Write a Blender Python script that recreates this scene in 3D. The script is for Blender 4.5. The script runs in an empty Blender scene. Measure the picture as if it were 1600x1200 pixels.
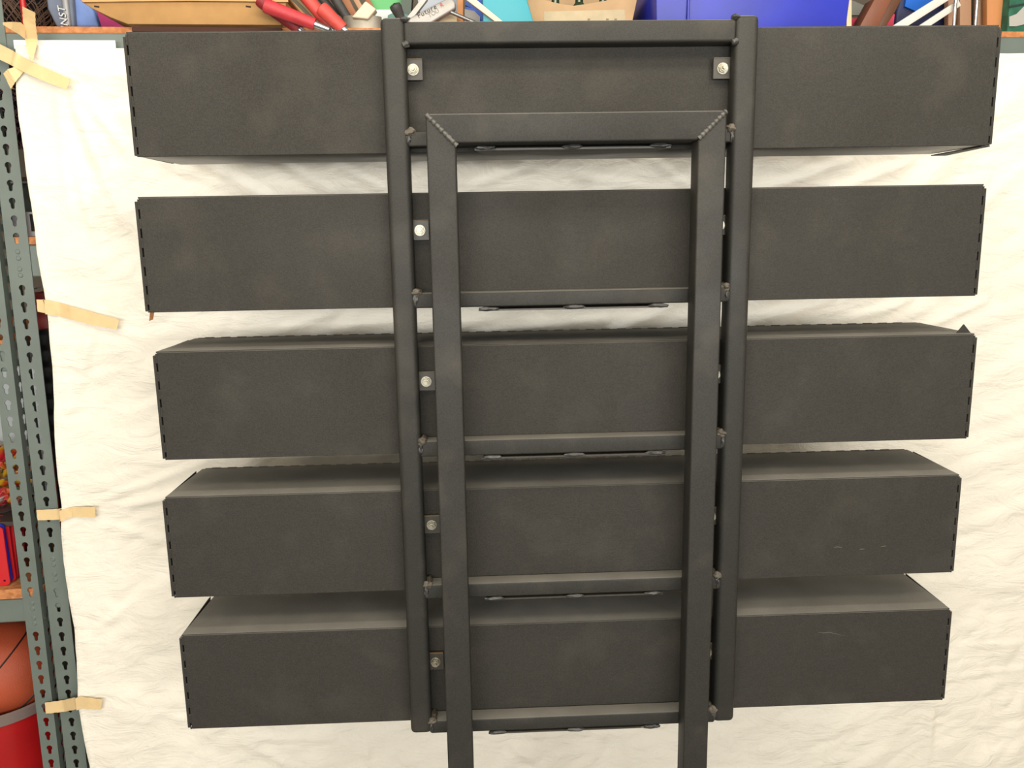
import bpy, bmesh, math, random
import numpy as np
from mathutils import Vector, Matrix, noise

random.seed(7)
S = bpy.context.scene
COL = S.collection

# ------------------------------------------------------------------ camera
CAM = dict(c=(-.1653, -1.4866, -.0334), rx=.1862, ry=.017, rz=-.0372, f=1289.5)
def _rot(rx, ry, rz):
    return Matrix.Rotation(rz, 3, 'Z') @ Matrix.Rotation(rx, 3, 'X') @ Matrix.Rotation(ry, 3, 'Y')
RM = _rot(-CAM['rx'], CAM['ry'], CAM['rz'])
CC = Vector(CAM['c'])
cam = bpy.data.cameras.new('camera')
cam.sensor_width = 36; cam.lens = CAM['f'] / 1600 * 36; cam.clip_start = .02
camo = bpy.data.objects.new('camera', cam); COL.objects.link(camo)
cm = Matrix((RM.col[0], RM.col[2], -RM.col[1])).transposed().to_4x4(); cm.translation = CC
camo.matrix_world = cm
S.camera = camo
SK = dict(k=0.0, x0=-1.09)      # the shelving stands slightly askew of the rack: y grows by k per metre to the right
def at(px, py, Y):
    d = RM @ Vector(((px - 800) / CAM['f'], 1, (600 - py) / CAM['f']))
    k, x0 = SK['k'], SK['x0']
    t = (Y + k * (CC.x - x0) - CC.y) / (d.y - k * d.x)
    p = CC + d * t
    return Vector((p.x, Y, p.z))
def skew(v):
    return Vector((v[0], v[1] + SK['k'] * (v[0] - SK['x0']), v[2]))

# ------------------------------------------------------------------ world, lights, exposure
S.view_settings.view_transform = 'Standard'; S.view_settings.look = 'None'
S.view_settings.gamma = 1; S.view_settings.use_curve_mapping = False
S.view_settings.exposure = 0.0
w = bpy.data.worlds.new('world'); S.world = w; w.use_nodes = True
w.node_tree.nodes['Background'].inputs[0].default_value = (.62, .78, 1, 1)
w.node_tree.nodes['Background'].inputs[1].default_value = .25
def area(name, loc, target, sx, sy, power, color):
    l = bpy.data.lights.new(name, 'AREA'); l.shape = 'RECTANGLE'; l.size = sx; l.size_y = sy
    l.energy = power; l.color = color
    o = bpy.data.objects.new(name, l); COL.objects.link(o); o.location = loc
    o.rotation_euler = (Vector(target) - Vector(loc)).to_track_quat('-Z', 'Y').to_euler()
    return o
area('ceiling_lamp', (0.0, -1.75, 1.18), (0.0, .0, -.3), 2.6, .3, 23, (1, .87, .66))
area('top_box_fill', (0.0, -.60, .82), (0.0, .0, .15), 2.4, .12, 13.5, (1, .90, .74))  # added unseen light that brightens the top box
area('ceiling_lamp', (0.0, -.1, 1.25), (0.0, .1, 0), 2.6, .2, 9, (.85, .93, 1))
area('front_strip_fill', (0.0, -3.8, .05), (0, 0, .05), 5.0, .5, 180, (1, .975, .91))  # added unseen strip, set low to light the sheet between the boxes

FLOOR = -1.62; CEIL = 1.3; YB = 1.05

# ------------------------------------------------------------------ materials
def lin(c):
    return tuple(((v / 255) / 12.92 if v / 255 <= .04045 else ((v / 255 + .055) / 1.055) ** 2.4) for v in c)
MATS = {}
GF = [1.0]
def mat(name, rgb, rough=.6, metal=0, var=.0, vscale=8, bump=0, bscale=60, spec=.5, trans=0, rgb2=None, stretch=None, coat=0, alpha=1):
    if name in MATS: return MATS[name]
    m = bpy.data.materials.new(name); m.use_nodes = True; MATS[name] = m
    nt = m.node_tree; b = nt.nodes['Principled BSDF']; L = nt.links.new
    c = tuple(v * GF[0] for v in lin(rgb))
    b.inputs['Base Color'].default_value = (*c, 1)
    b.inputs['Roughness'].default_value = rough; b.inputs['Metallic'].default_value = metal
    b.inputs['Specular IOR Level'].default_value = spec
    b.inputs['Transmission Weight'].default_value = trans
    b.inputs['Coat Weight'].default_value = coat
    b.inputs['Alpha'].default_value = alpha
    if var or rgb2 or bump:
        tc = nt.nodes.new('ShaderNodeTexCoord'); mp = nt.nodes.new('ShaderNodeMapping')
        L(tc.outputs['Object'], mp.inputs[0])
        if stretch: mp.inputs['Scale'].default_value = stretch
    if var or rgb2:
        n = nt.nodes.new('ShaderNodeTexNoise'); n.inputs['Scale'].default_value = vscale; n.inputs['Detail'].default_value = 6
        L(mp.outputs[0], n.inputs['Vector'])
        r = nt.nodes.new('ShaderNodeValToRGB')
        r.color_ramp.elements[0].position = .35; r.color_ramp.elements[1].position = .65
        c2 = tuple(v * GF[0] for v in lin(rgb2)) if rgb2 else tuple(v * (1 + var) for v in c)
        c1 = c if rgb2 else tuple(v * (1 - var) for v in c)
        r.color_ramp.elements[0].color = (*c1, 1); r.color_ramp.elements[1].color = (*c2, 1)
        L(n.outputs[0], r.inputs[0]); L(r.outputs[0], b.inputs['Base Color'])
    if bump:
        n2 = nt.nodes.new('ShaderNodeTexNoise'); n2.inputs['Scale'].default_value = bscale; n2.inputs['Detail'].default_value = 4
        L(mp.outputs[0], n2.inputs['Vector'])
        bp = nt.nodes.new('ShaderNodeBump'); bp.inputs['Strength'].default_value = bump; bp.inputs['Distance'].default_value = .002
        L(n2.outputs[0], bp.inputs['Height']); L(bp.outputs[0], b.inputs['Normal'])
    return m

def worn_metal(name, rgb, rough, bump, bscale, dust, spec=.3, settle_and_highlight=.5):
    """dark powder coat: fine grain, broad hand marks, a few scuffs"""
    m = mat(name, rgb, rough, 0, .22, 480, bump, bscale, spec=spec)
    nt = m.node_tree; L = nt.links.new; b = nt.nodes['Principled BSDF']
    tc = nt.nodes.new('ShaderNodeTexCoord')
    n = nt.nodes.new('ShaderNodeTexNoise'); n.inputs['Scale'].default_value = 5; n.inputs['Detail'].default_value = 8; n.inputs['Distortion'].default_value = .6
    L(tc.outputs['Object'], n.inputs['Vector'])
    r = nt.nodes.new('ShaderNodeMapRange'); r.inputs[1].default_value = .3; r.inputs[2].default_value = .7
    r.inputs[3].default_value = rough - .07; r.inputs[4].default_value = rough + .10
    L(n.outputs[0], r.inputs[0]); L(r.outputs[0], b.inputs['Roughness'])
    # dusty bloom
    base = b.inputs['Base Color'].links[0].from_socket
    mx = nt.nodes.new('ShaderNodeMix'); mx.data_type = 'RGBA'; mx.inputs['B'].default_value = (.16, .135, .105, 1)
    n3 = nt.nodes.new('ShaderNodeTexNoise'); n3.inputs['Scale'].default_value = 11; n3.inputs['Detail'].default_value = 10
    L(tc.outputs['Object'], n3.inputs['Vector'])
    r3 = nt.nodes.new('ShaderNodeMapRange'); r3.inputs[1].default_value = .52; r3.inputs[2].default_value = .8
    r3.inputs[3].default_value = 0; r3.inputs[4].default_value = dust
    L(n3.outputs[0], r3.inputs[0]); L(r3.outputs[0], mx.inputs['Factor'])
    L(base, mx.inputs['A'])
    # settled dust on upward faces, uneven; its pale colour also paints the rail-top highlights
    ge = nt.nodes.new('ShaderNodeNewGeometry'); sx = nt.nodes.new('ShaderNodeSeparateXYZ'); L(ge.outputs['True Normal'], sx.inputs[0])
    ru = nt.nodes.new('ShaderNodeMapRange'); ru.inputs[1].default_value = .55; ru.inputs[2].default_value = .98; ru.inputs[3].default_value = 0; ru.inputs[4].default_value = 1
    L(sx.outputs['Z'], ru.inputs[0])
    rn = nt.nodes.new('ShaderNodeMapRange'); rn.inputs[1].default_value = .3; rn.inputs[2].default_value = .7; rn.inputs[3].default_value = settle_and_highlight * .75; rn.inputs[4].default_value = settle_and_highlight
    L(n3.outputs[0], rn.inputs[0])
    mm = nt.nodes.new('ShaderNodeMath'); mm.operation = 'MULTIPLY'; L(ru.outputs[0], mm.inputs[0]); L(rn.outputs[0], mm.inputs[1])
    m2 = nt.nodes.new('ShaderNodeMix'); m2.data_type = 'RGBA'; m2.inputs['B'].default_value = (.36, .345, .31, 1)
    L(mx.outputs['Result'], m2.inputs['A']); L(mm.outputs[0], m2.inputs['Factor']); L(m2.outputs['Result'], b.inputs['Base Color'])
    return m

M_BOX = worn_metal('textured_black_powder_coat', (46, 44, 40), .68, .35, 420, .10)
M_TOP = M_BOX
M_UNDER = worn_metal('smooth_black_underside', (52, 50, 46), .36, .1, 420, .1, .7)
M_FRAME = worn_metal('satin_black_powder_coat', (41, 40, 37), .55, .05, 150, .16)
M_WELD = mat('dusty_weld', (84, 77, 67), .6, 0, .3, 60, .5, 200)
M_WELDB = mat('black_weld', (50, 49, 47), .4, 0, .2, 60, .4, 150)
M_DUST = mat('dusty_black_steel', (120, 106, 84), .7, 0, .15, 40)
M_ZINC = mat('zinc_plated_steel', (160, 155, 140), .42, .9, .05, 60)
M_TAB = mat('black_tab_steel', (56, 52, 46), .45, 0, .1, 90, .1, 120)
M_TABEDGE = mat('lit_tab_edge', (120, 98, 70), .6, .0)  # tan colour paints the light on each tab's top edge
M_POST = mat('grey_green_shelving_enamel', (98, 108, 102), .45, 0, .06, 14, .05, 60)
M_TAPE = mat('masking_tape', (214, 186, 138), .65, 0, .04, 30, .25, 130)
M_BOARD = mat('particle_board', (190, 128, 78), .75, 0, rgb2=(160, 98, 54), vscale=90, bump=.3, bscale=120)

# ------------------------------------------------------------------ builders
def box(bm, x0, x1, y0, y1, z0, z1, bev=0, seg=3):
    vs = [bm.verts.new((x, y, z)) for x in (x0, x1) for y in (y0, y1) for z in (z0, z1)]
    F = [(0, 1, 3, 2), (4, 6, 7, 5), (0, 4, 5, 1), (2, 3, 7, 6), (0, 2, 6, 4), (1, 5, 7, 3)]
    fs = [bm.faces.new([vs[i] for i in f]) for f in F]
    bmesh.ops.recalc_face_normals(bm, faces=fs)
    if bev:
        es = list({e for f in fs for e in f.edges})
        bmesh.ops.bevel(bm, geom=es, offset=bev, segments=seg, profile=.5, affect='EDGES')
    return vs
def prism(bm, pts, y0, y1):
    """polygon in XZ (list of (x,z)) extruded from y0 to y1"""
    a = [bm.verts.new((x, y0, z)) for x, z in pts]; b = [bm.verts.new((x, y1, z)) for x, z in pts]
    n = len(pts); fs = [bm.faces.new(a), bm.faces.new(b[::-1])]
    for i in range(n): fs.append(bm.faces.new((a[i], b[i], b[(i + 1) % n], a[(i + 1) % n])))
    bmesh.ops.recalc_face_normals(bm, faces=fs)
def hull_box(bm, c0, c1, bev=0):
    """box between two quads of 4 points"""
    a = [bm.verts.new(p) for p in c0]; b = [bm.verts.new(p) for p in c1]
    fs = [bm.faces.new(a), bm.faces.new(b[::-1])]
    for i in range(4): fs.append(bm.faces.new((a[i], b[i], b[(i + 1) % 4], a[(i + 1) % 4])))
    bmesh.ops.recalc_face_normals(bm, faces=fs)
    if bev:
        es = list({e for f in fs for e in f.edges})
        bmesh.ops.bevel(bm, geom=es, offset=bev, segments=2, profile=.5, affect='EDGES')
def rod(bm, p, q, r0, r1=None, n=14, cap=True, squash=1):
    p, q = Vector(p), Vector(q); r1 = r0 if r1 is None else r1
    d = (q - p).normalized(); u = d.orthogonal().normalized(); v = d.cross(u)
    A = [bm.verts.new(p + (u * math.cos(t) + v * math.sin(t) * squash) * r0) for t in [2 * math.pi * i / n for i in range(n)]]
    B = [bm.verts.new(q + (u * math.cos(t) + v * math.sin(t) * squash) * r1) for t in [2 * math.pi * i / n for i in range(n)]]
    fs = [bm.faces.new((A[i], A[(i + 1) % n], B[(i + 1) % n], B[i])) for i in range(n)]
    if cap: fs += [bm.faces.new(A[::-1]), bm.faces.new(B)]
    bmesh.ops.recalc_face_normals(bm, faces=fs)
def chain(bm, pts, radii, n=12):
    """swept round tube through points with rounded shape"""
    rings = []
    pts = [Vector(p) for p in pts]
    u = None
    for i, p in enumerate(pts):
        d = (pts[min(i + 1, len(pts) - 1)] - pts[max(i - 1, 0)]).normalized()
        if u is None: u = d.orthogonal().normalized()
        u = (u - d * u.dot(d)).normalized(); v = d.cross(u)
        rings.append([bm.verts.new(p + (u * math.cos(2 * math.pi * k / n) + v * math.sin(2 * math.pi * k / n)) * radii[i]) for k in range(n)])
    fs = []
    for a, b in zip(rings, rings[1:]):
        fs += [bm.faces.new((a[k], a[(k + 1) % n], b[(k + 1) % n], b[k])) for k in range(n)]
    fs += [bm.faces.new(rings[0][::-1]), bm.faces.new(rings[-1])]
    bmesh.ops.recalc_face_normals(bm, faces=fs)
def blob(bm, c, r, sub=2, jit=.15, seed=0):
    """lumpy ellipsoid"""
    res = bmesh.ops.create_icosphere(bm, subdivisions=sub, radius=1)
    for v in res['verts']:
        k = 1 + jit * noise.noise(v.co * 1.7 + Vector((seed * 3.1, seed, 0)))
        v.co = Vector((v.co.x * r[0] * k + c[0], v.co.y * r[1] * k + c[1], v.co.z * r[2] * k + c[2]))
def plate_holes(outline, holes, th, org, ax, ay, an):
    """flat plate with real holes: outline/holes in 2D, mapped by org + x*ax + y*ay, thickness along an"""
    cu = bpy.data.curves.new('tmp', 'CURVE'); cu.dimensions = '2D'; cu.fill_mode = 'BOTH'; cu.extrude = th / 2
    for poly in [outline] + holes:
        sp = cu.splines.new('POLY'); sp.points.add(len(poly) - 1); sp.use_cyclic_u = True
        for i, (x, y) in enumerate(poly): sp.points[i].co = (x, y, 0, 1)
    o = bpy.data.objects.new('tmp', cu)
    me = bpy.data.meshes.new_from_object(o)
    bm = bmesh.new(); bm.from_mesh(me)
    bpy.data.objects.remove(o); bpy.data.curves.remove(cu); bpy.data.meshes.remove(me)
    org, ax, ay, an = map(Vector, (org, ax, ay, an))
    for v in bm.verts: v.co = org + ax * v.co.x + ay * v.co.y + an * v.co.z
    bmesh.ops.recalc_face_normals(bm, faces=bm.faces[:])
    return bm

def finish(name, bm, m, smooth=True, ang=35):
    me = bpy.data.meshes.new(name); bm.to_mesh(me); bm.free()
    ms = m if isinstance(m, (list, tuple)) else [m]
    for x in ms: me.materials.append(x)
    if smooth:
        me.polygons.foreach_set('use_smooth', [True] * len(me.polygons))
        me.set_sharp_from_angle(angle=math.radians(ang))
    return me
def rootloc(o):
    v = Vector(o.location)
    while o.parent: o = o.parent; v = v + Vector(o.location)
    return v
def obj(name, bm, m, parent=None, label=None, **k):
    if SK['k']:
        for v in bm.verts: v.co = skew(v.co)
    if parent is not None:
        off = rootloc(parent)
    else:
        xs = [v.co for v in bm.verts]
        off = Vector((sum(v.x for v in xs) / len(xs), sum(v.y for v in xs) / len(xs), min(v.z for v in xs)))
    bmesh.ops.translate(bm, verts=bm.verts[:], vec=-off)
    o = bpy.data.objects.new(name, finish(name, bm, m, **k)); COL.objects.link(o)
    if parent is not None: o.parent = parent
    else: o.location = off
    if label: o['label'] = label
    return o
def thing(name, label, cat, loc, group=None):
    o = bpy.data.objects.new(name, None); COL.objects.link(o); o.location = skew(loc); o.empty_display_size = .05
    o['label'] = label; o['category'] = cat
    if group: o['group'] = group
    return o
def tag(o, label, cat, group=None):
    o['label'] = label; o['category'] = cat
    if group: o['group'] = group
    return o
def struct(name, bm, m, **k):
    o = obj(name, bm, m, **k); o['kind'] = 'structure'; return o
def letters(text, parent, size, org, ax, ay, m, ext=.0004, shear=0, name='lettering', space=1):
    cu = bpy.data.curves.new('tmp', 'FONT'); cu.body = text; cu.size = size; cu.extrude = ext; cu.shear = shear; cu.space_character = space
    o = bpy.data.objects.new('tmp', cu); me = bpy.data.meshes.new_from_object(o)
    bm = bmesh.new(); bm.from_mesh(me); bpy.data.objects.remove(o); bpy.data.curves.remove(cu); bpy.data.meshes.remove(me)
    ax, ay = Vector(ax).normalized(), Vector(ay).normalized(); an = ax.cross(ay); org = Vector(org)
    for v in bm.verts: v.co = org + ax * v.co.x + ay * v.co.y + an * v.co.z
    return obj(name, bm, m, parent, smooth=False)

# ------------------------------------------------------------------ setting
bm = bmesh.new(); box(bm, -3, 3, -4, YB + .1, FLOOR - .05, FLOOR)
struct('floor', bm, mat('concrete', (150, 145, 136), .8, 0, .12, 3, .2, 30))
bm = bmesh.new(); box(bm, -3, 3, YB, YB + .1, FLOOR, CEIL)
struct('wall_back', bm, mat('dim_plywood', (92, 84, 72), .9, 0, .1, 4, .2, 30))
bm = bmesh.new(); box(bm, -3.1, -3, -4, YB + .1, FLOOR, CEIL)
struct('wall_left', bm, mat('drywall', (190, 182, 168), .9, 0, .04, 5))
bm = bmesh.new(); box(bm, 3, 3.1, -4, YB + .1, FLOOR, CEIL)
struct('wall_right', bm, MATS['drywall'])
bm = bmesh.new(); box(bm, -3.1, 3.1, -4, YB + .1, CEIL, CEIL + .1)
struct('ceiling', bm, mat('white_ceiling', (215, 210, 200), .9, 0, .03, 5))

# ------------------------------------------------------------------ rack (welded frame + bolted boxes: one rigid thing)
rack = thing('display_rack', 'black steel rack of five wide boxes bolted to a welded ladder frame', 'rack', (0, -.03, FLOOR))
ZB = [(.300, .0979), (.031, -.1693), (-.2393, -.4402), (-.5109, -.7103), (-.7864, -.9853)]
XB = [(-.746, .748), (-.7535, .7455), (-.7485, .7525), (-.757, .7465), (-.751, .7505)]
D = .183; T = .003
for k, ((zt, zb), (xl, xr)) in enumerate(zip(ZB, XB)):
    bm = bmesh.new()
    # front panel with notched ends
    box(bm, xl + .0027, xr - .0027, 0, T, zb, zt - .0015, .0008, 1)
    for s in (0, 1):
        z = zt - .004; j = 0
        while z - .017 > zb:
            xa, xb2 = (xl, xl + .0029) if s == 0 else (xr - .0029, xr)
            box(bm, xa, xb2, .0002, T, z - .017, z); z -= .033
        xa, xb2 = (xl, xl + .0029) if s == 0 else (xr - .0029, xr)
        box(bm, xa, xb2, .0002, T, zb, zb + .004)
    body = obj('steel_box', bm, M_BOX, rack)
    ins = .004
    bm = bmesh.new()
    v = [(xl + .001, .001), (xr - .001, .001), (xr - ins - .004, D), (xl + ins + .006, D)]
    hull_box(bm, [(x, y, zt - T) for x, y in v], [(x, y, zt) for x, y in v], .0008)
    obj('top_panel', bm, M_TOP, body)
    bm = bmesh.new()
    hull_box(bm, [(x, y, zb + .0005) for x, y in v], [(x, y, zb + T) for x, y in v], .0008)
    obj('bottom_panel', bm, M_UNDER, body)
    # back panel with a raised stitched edge
    bm = bmesh.new()
    box(bm, xl + .016, xr - .014, D, D + T, zb + .002, zt + .0005)
    x = xl + .03
    while x < xr - .04:
        box(bm, x, x + .018, D - .0005, D + T, zt + .0001, zt + .0014); x += .032
    obj('back_panel', bm, M_BOX, body)
    for s in (-1, 1):
        bm = bmesh.new(); xe = xl if s < 0 else xr
        xa, xc = (xe - .0052, xe - .0004) if s < 0 else (xe + .0004, xe + .0048)
        box(bm, xa, xc, .0012, D - .006, zb + .002, zt - .0075, .0006, 1)
        # folded rim of the cap
        box(bm, xe - .001 if s > 0 else xe, xe + .001 if s < 0 else xe + .001, .02, D - .01, zt - .008, zt - .002)
        obj('end_cap', bm, M_BOX, body)
    if k == 2:      # bent corner tab sticking up
        bm = bmesh.new()
        prism(bm, [(xr - .030, zt - .002), (xr - .016, zt + .016), (xr + .003, zt - .006)], .012, .015)
        obj('bent_tab', bm, M_BOX, body)
    if k == 0:      # sagging bottom flap of the right cap
        bm = bmesh.new()
        hull_box(bm, [(xr - .012, .004, zb), (xr + .003, .004, zb), (xr + .024, D, zb - .001), (xr - .006, D, zb - .001)],
                 [(xr - .012, .004, zb - .002), (xr + .003, .004, zb - .002), (xr + .024, D, zb - .003), (xr - .006, D, zb - .003)])
        obj('bent_flap', bm, mat('dark_flap', (24, 22, 20), .6), body)

bodies = [o for o in rack.children if o.name.startswith('steel_box')]
bodies.sort(key=lambda o: o.name)
def scuff(k, pix, rgb, name):
    bm = bmesh.new(); a = [at(x, y, -.0002) for x, y in pix]; n = len(a)
    top = [bm.verts.new((p.x, -.0002, p.z + .0007 * math.sin(math.pi * (i + .15) / (n - .7)) + .0001)) for i, p in enumerate(a)]
    bot = [bm.verts.new((p.x, -.0002, p.z - .0004 * math.sin(math.pi * (i + .15) / (n - .7)) - .0001)) for i, p in enumerate(a)]
    for i in range(n - 1): bm.faces.new((top[i], bot[i], bot[i + 1], top[i + 1]))
    obj('scuff_mark', bm, mat(name, rgb, .7), bodies[k])
scuff(0, [(281, 176), (286, 178), (291, 179), (296, 178.5)], (34, 33, 30), 'dark_scuff'); scuff(0, [(304, 177.5), (307, 178), (310, 178)], (34, 33, 30), 'dark_scuff')
scuff(3, [(1303, 855.5), (1309, 854.5), (1316, 856)], (96, 92, 84), 'pale_scuff'); scuff(3, [(1343, 858.5), (1347, 858), (1351, 858)], (96, 92, 84), 'pale_scuff')
scuff(3, [(1376, 854.5), (1380, 853.5), (1385, 853)], (96, 92, 84), 'pale_scuff'); scuff(4, [(1278, 988), (1286, 989), (1296, 988), (1304, 990), (1318, 993)], (82, 79, 72), 'pale_scuff_b')

# outer ladder frame, 40 mm tube
YF = -.040
OX0, OX1, OR0, OR1 = -.3183, -.2780, .2720, .3124
def tubepart(name, x0, x1, y0, y1, z0, z1, bev, m=M_FRAME):
    bm = bmesh.new(); box(bm, x0, x1, y0, y1, z0, z1, bev, 4); return obj(name, bm, m, rack)
FT, FB = .303, -.990
for a, b in ((OX0, OX1), (OR0, OR1)):
    p = tubepart('side_post', a, b, YF, -.001, FB, FT + .008, .0095)
tubepart('top_rail', OX1 - .002, OR0 + .002, YF + .001, -.002, .268, FT + .001, .005)
def barz(px, py, Y): return at(px, py, Y).z
BARS = []
for (pt, pb) in ((207, 229), (457, 480), (688, 712), (912, 933.5), (1124, 1143.5)):
    zt_ = barz(735, pt, YF + .004) if pt != 207 else barz(650, 207, YF + .004)
    zb_ = barz(735, pb, YF + .004) if pt != 207 else barz(650, 229, YF + .004)
    BARS.append((zt_, zb_))
print('BARS', [(round(a, 4), round(b, 4)) for a, b in BARS])
for i, (zt_, zb_) in enumerate(BARS):
    tubepart('crossbar', OX1 - .002, OR0 + .002, YF + .003, -.002, zb_, zt_, .003)
    # flat support plate under the bar, held by weld tacks
    zp = zb_ - .0045
    bm = bmesh.new()
    hull_box(bm, [(-.168, YF + .006, zp - .003), (.168, YF + .006, zp - .003), (.150, .05, zp - .003), (-.150, .05, zp - .003)],
             [(-.168, YF + .006, zp), (.168, YF + .006, zp), (.150, .05, zp), (-.150, .05, zp)])
    sp = obj('support_plate', bm, M_TAB, rack)
    for xw in (-.150, 0, .150):
        bm = bmesh.new(); blob(bm, (xw, YF + .004, zp + .001), (.018, .004, .0038), 3, .35, i * 3 + xw * 9)
        obj('weld', bm, M_WELDB, sp)
    for s, xw in ((-1, OX1), (1, OR0)):
        bm = bmesh.new(); blob(bm, (xw - s * .001, YF + .006, zt_ + .0005), (.010, .007, .007), 3, .5, i * 5 + s)
        blob(bm, (xw - s * .004, -.018, zt_ + .001), (.007, .016, .006), 3, .5, i * 7 + s)
        obj('weld', bm, M_WELD, rack, 'dusty pale weld')
        bm = bmesh.new(); blob(bm, (xw + s * .0005, YF + .004, (zb_ + zt_) / 2), (.0045, .0035, .0105), 3, .5, i * 4 + s)
        obj('weld', bm, M_WELDB, rack)
for s, xw in ((-1, OX1), (1, OR0)):
    bm = bmesh.new(); blob(bm, (xw, YF + .002, .268), (.007, .004, .006), 2, .5, s)
    obj('weld', bm, M_WELDB, rack)
    bm = bmesh.new(); blob(bm, (xw, YF + .004, FT + .004), (.008, .006, .005), 2, .4, s + 3)
    obj('weld', bm, M_WELDB, rack)

# bolted tabs
def nut(c, parent):
    bm = bmesh.new()
    rod(bm, (c[0], c[1], c[2]), (c[0], c[1] - .0015, c[2]), .0095, n=24)
    obj('washer', bm, M_ZINC, parent)
    bm = bmesh.new()
    rod(bm, (c[0], c[1] - .0015, c[2]), (c[0], c[1] - .0072, c[2]), .0082, .0080, n=6)
    rod(bm, (c[0], c[1] - .0072, c[2]), (c[0], c[1] - .009, c[2]), .0062, .0056, n=16)
    obj('hex_nut', bm, M_ZINC, parent)
    bm = bmesh.new()
    rod(bm, (c[0], c[1] - .002, c[2]), (c[0], c[1] - .015, c[2]), .0036, .0032, n=14)
    obj('bolt', bm, M_ZINC, parent)
TY = -.014
for i, (px, py) in enumerate(((645.5, 109), (656, 360), (666, 596), (674.5, 820), (680.5, 1034))):
    c = at(px, py, TY)
    for s in (-1, 1):
        if s > 0:
            c = at(1129, 107, TY) if i == 0 else Vector((.262, TY, c.z))
        bm = bmesh.new(); xi = OX1 - .001 if s < 0 else OR0 + .001
        xo = c.x - s * .016
        x0, x1 = min(xi, xo), max(xi, xo)
        box(bm, x0, x1, TY, TY + .005, c.z - .017, c.z + .017, .0006, 1)
        tb = obj('mounting_tab', bm, M_TAB, rack)
        bm = bmesh.new(); box(bm, x0 + .001, x1 - .001, TY, TY + .005, c.z + .017, c.z + .0178)
        obj('tab_edge_highlight', bm, M_TABEDGE, tb)
        bm = bmesh.new(); rod(bm, (c.x, TY + .004, c.z), (c.x, 0, c.z), .005); obj('spacer', bm, M_TAB, tb)
        nut(c, tb)

# inner U frame of wider tube, running down to the floor
YU = -.0871; YUB = -.041
UX = (-.2462, -.1984); UR = (.2012, .2479); UT = .1515; UBt = .105
def leg(x_out, x_in):
    bm = bmesh.new()
    a = [(x_out, UT), (x_in, UBt), (x_in, FLOOR + .006), (x_out, FLOOR + .006)]
    prism(bm, a, YU, YUB)
    bmesh.ops.bevel(bm, geom=[e for e in bm.edges], offset=.0032, segments=3, profile=.5, affect='EDGES')
    l = obj('inner_leg', bm, M_FRAME, rack)
    bm = bmesh.new(); cx = (x_out + x_in) / 2
    box(bm, cx - .05, cx + .05, YU - .03, YUB + .03, FLOOR, FLOOR + .006, .001, 1)
    obj('foot_plate', bm, M_FRAME, l)
leg(*UX); leg(UR[1], UR[0])
bm = bmesh.new()
prism(bm, [(UX[0], UT), (UR[1], UT), (UR[0], UBt), (UX[1], UBt)], YU, YUB)
bmesh.ops.bevel(bm, geom=[e for e in bm.edges], offset=.0032, segments=3, profile=.5, affect='EDGES')
obj('inner_top_bar', bm, M_FRAME, rack)
def bead(p, q, y):
    bm = bmesh.new(); n = 26; pts = []; rs = []
    for i in range(n):
        t = i / (n - 1); pts.append((p[0] + (q[0] - p[0]) * t, y + .0005, p[1] + (q[1] - p[1]) * t)); rs.append(.0038 + .0008 * math.sin(i * 2.1) + .0006 * random.random())
    chain(bm, pts, rs, 10); obj('weld_bead', bm, mat('grey_weld', (78, 76, 72), .4, .1, .2, 50, .3, 150), rack)
bead((UX[0] + .001, UT - .001), (UX[1] + .002, UBt - .004), YU)
bead((UR[1] - .001, UT - .001), (UR[0] + .001, UBt + .002), YU)

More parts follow.
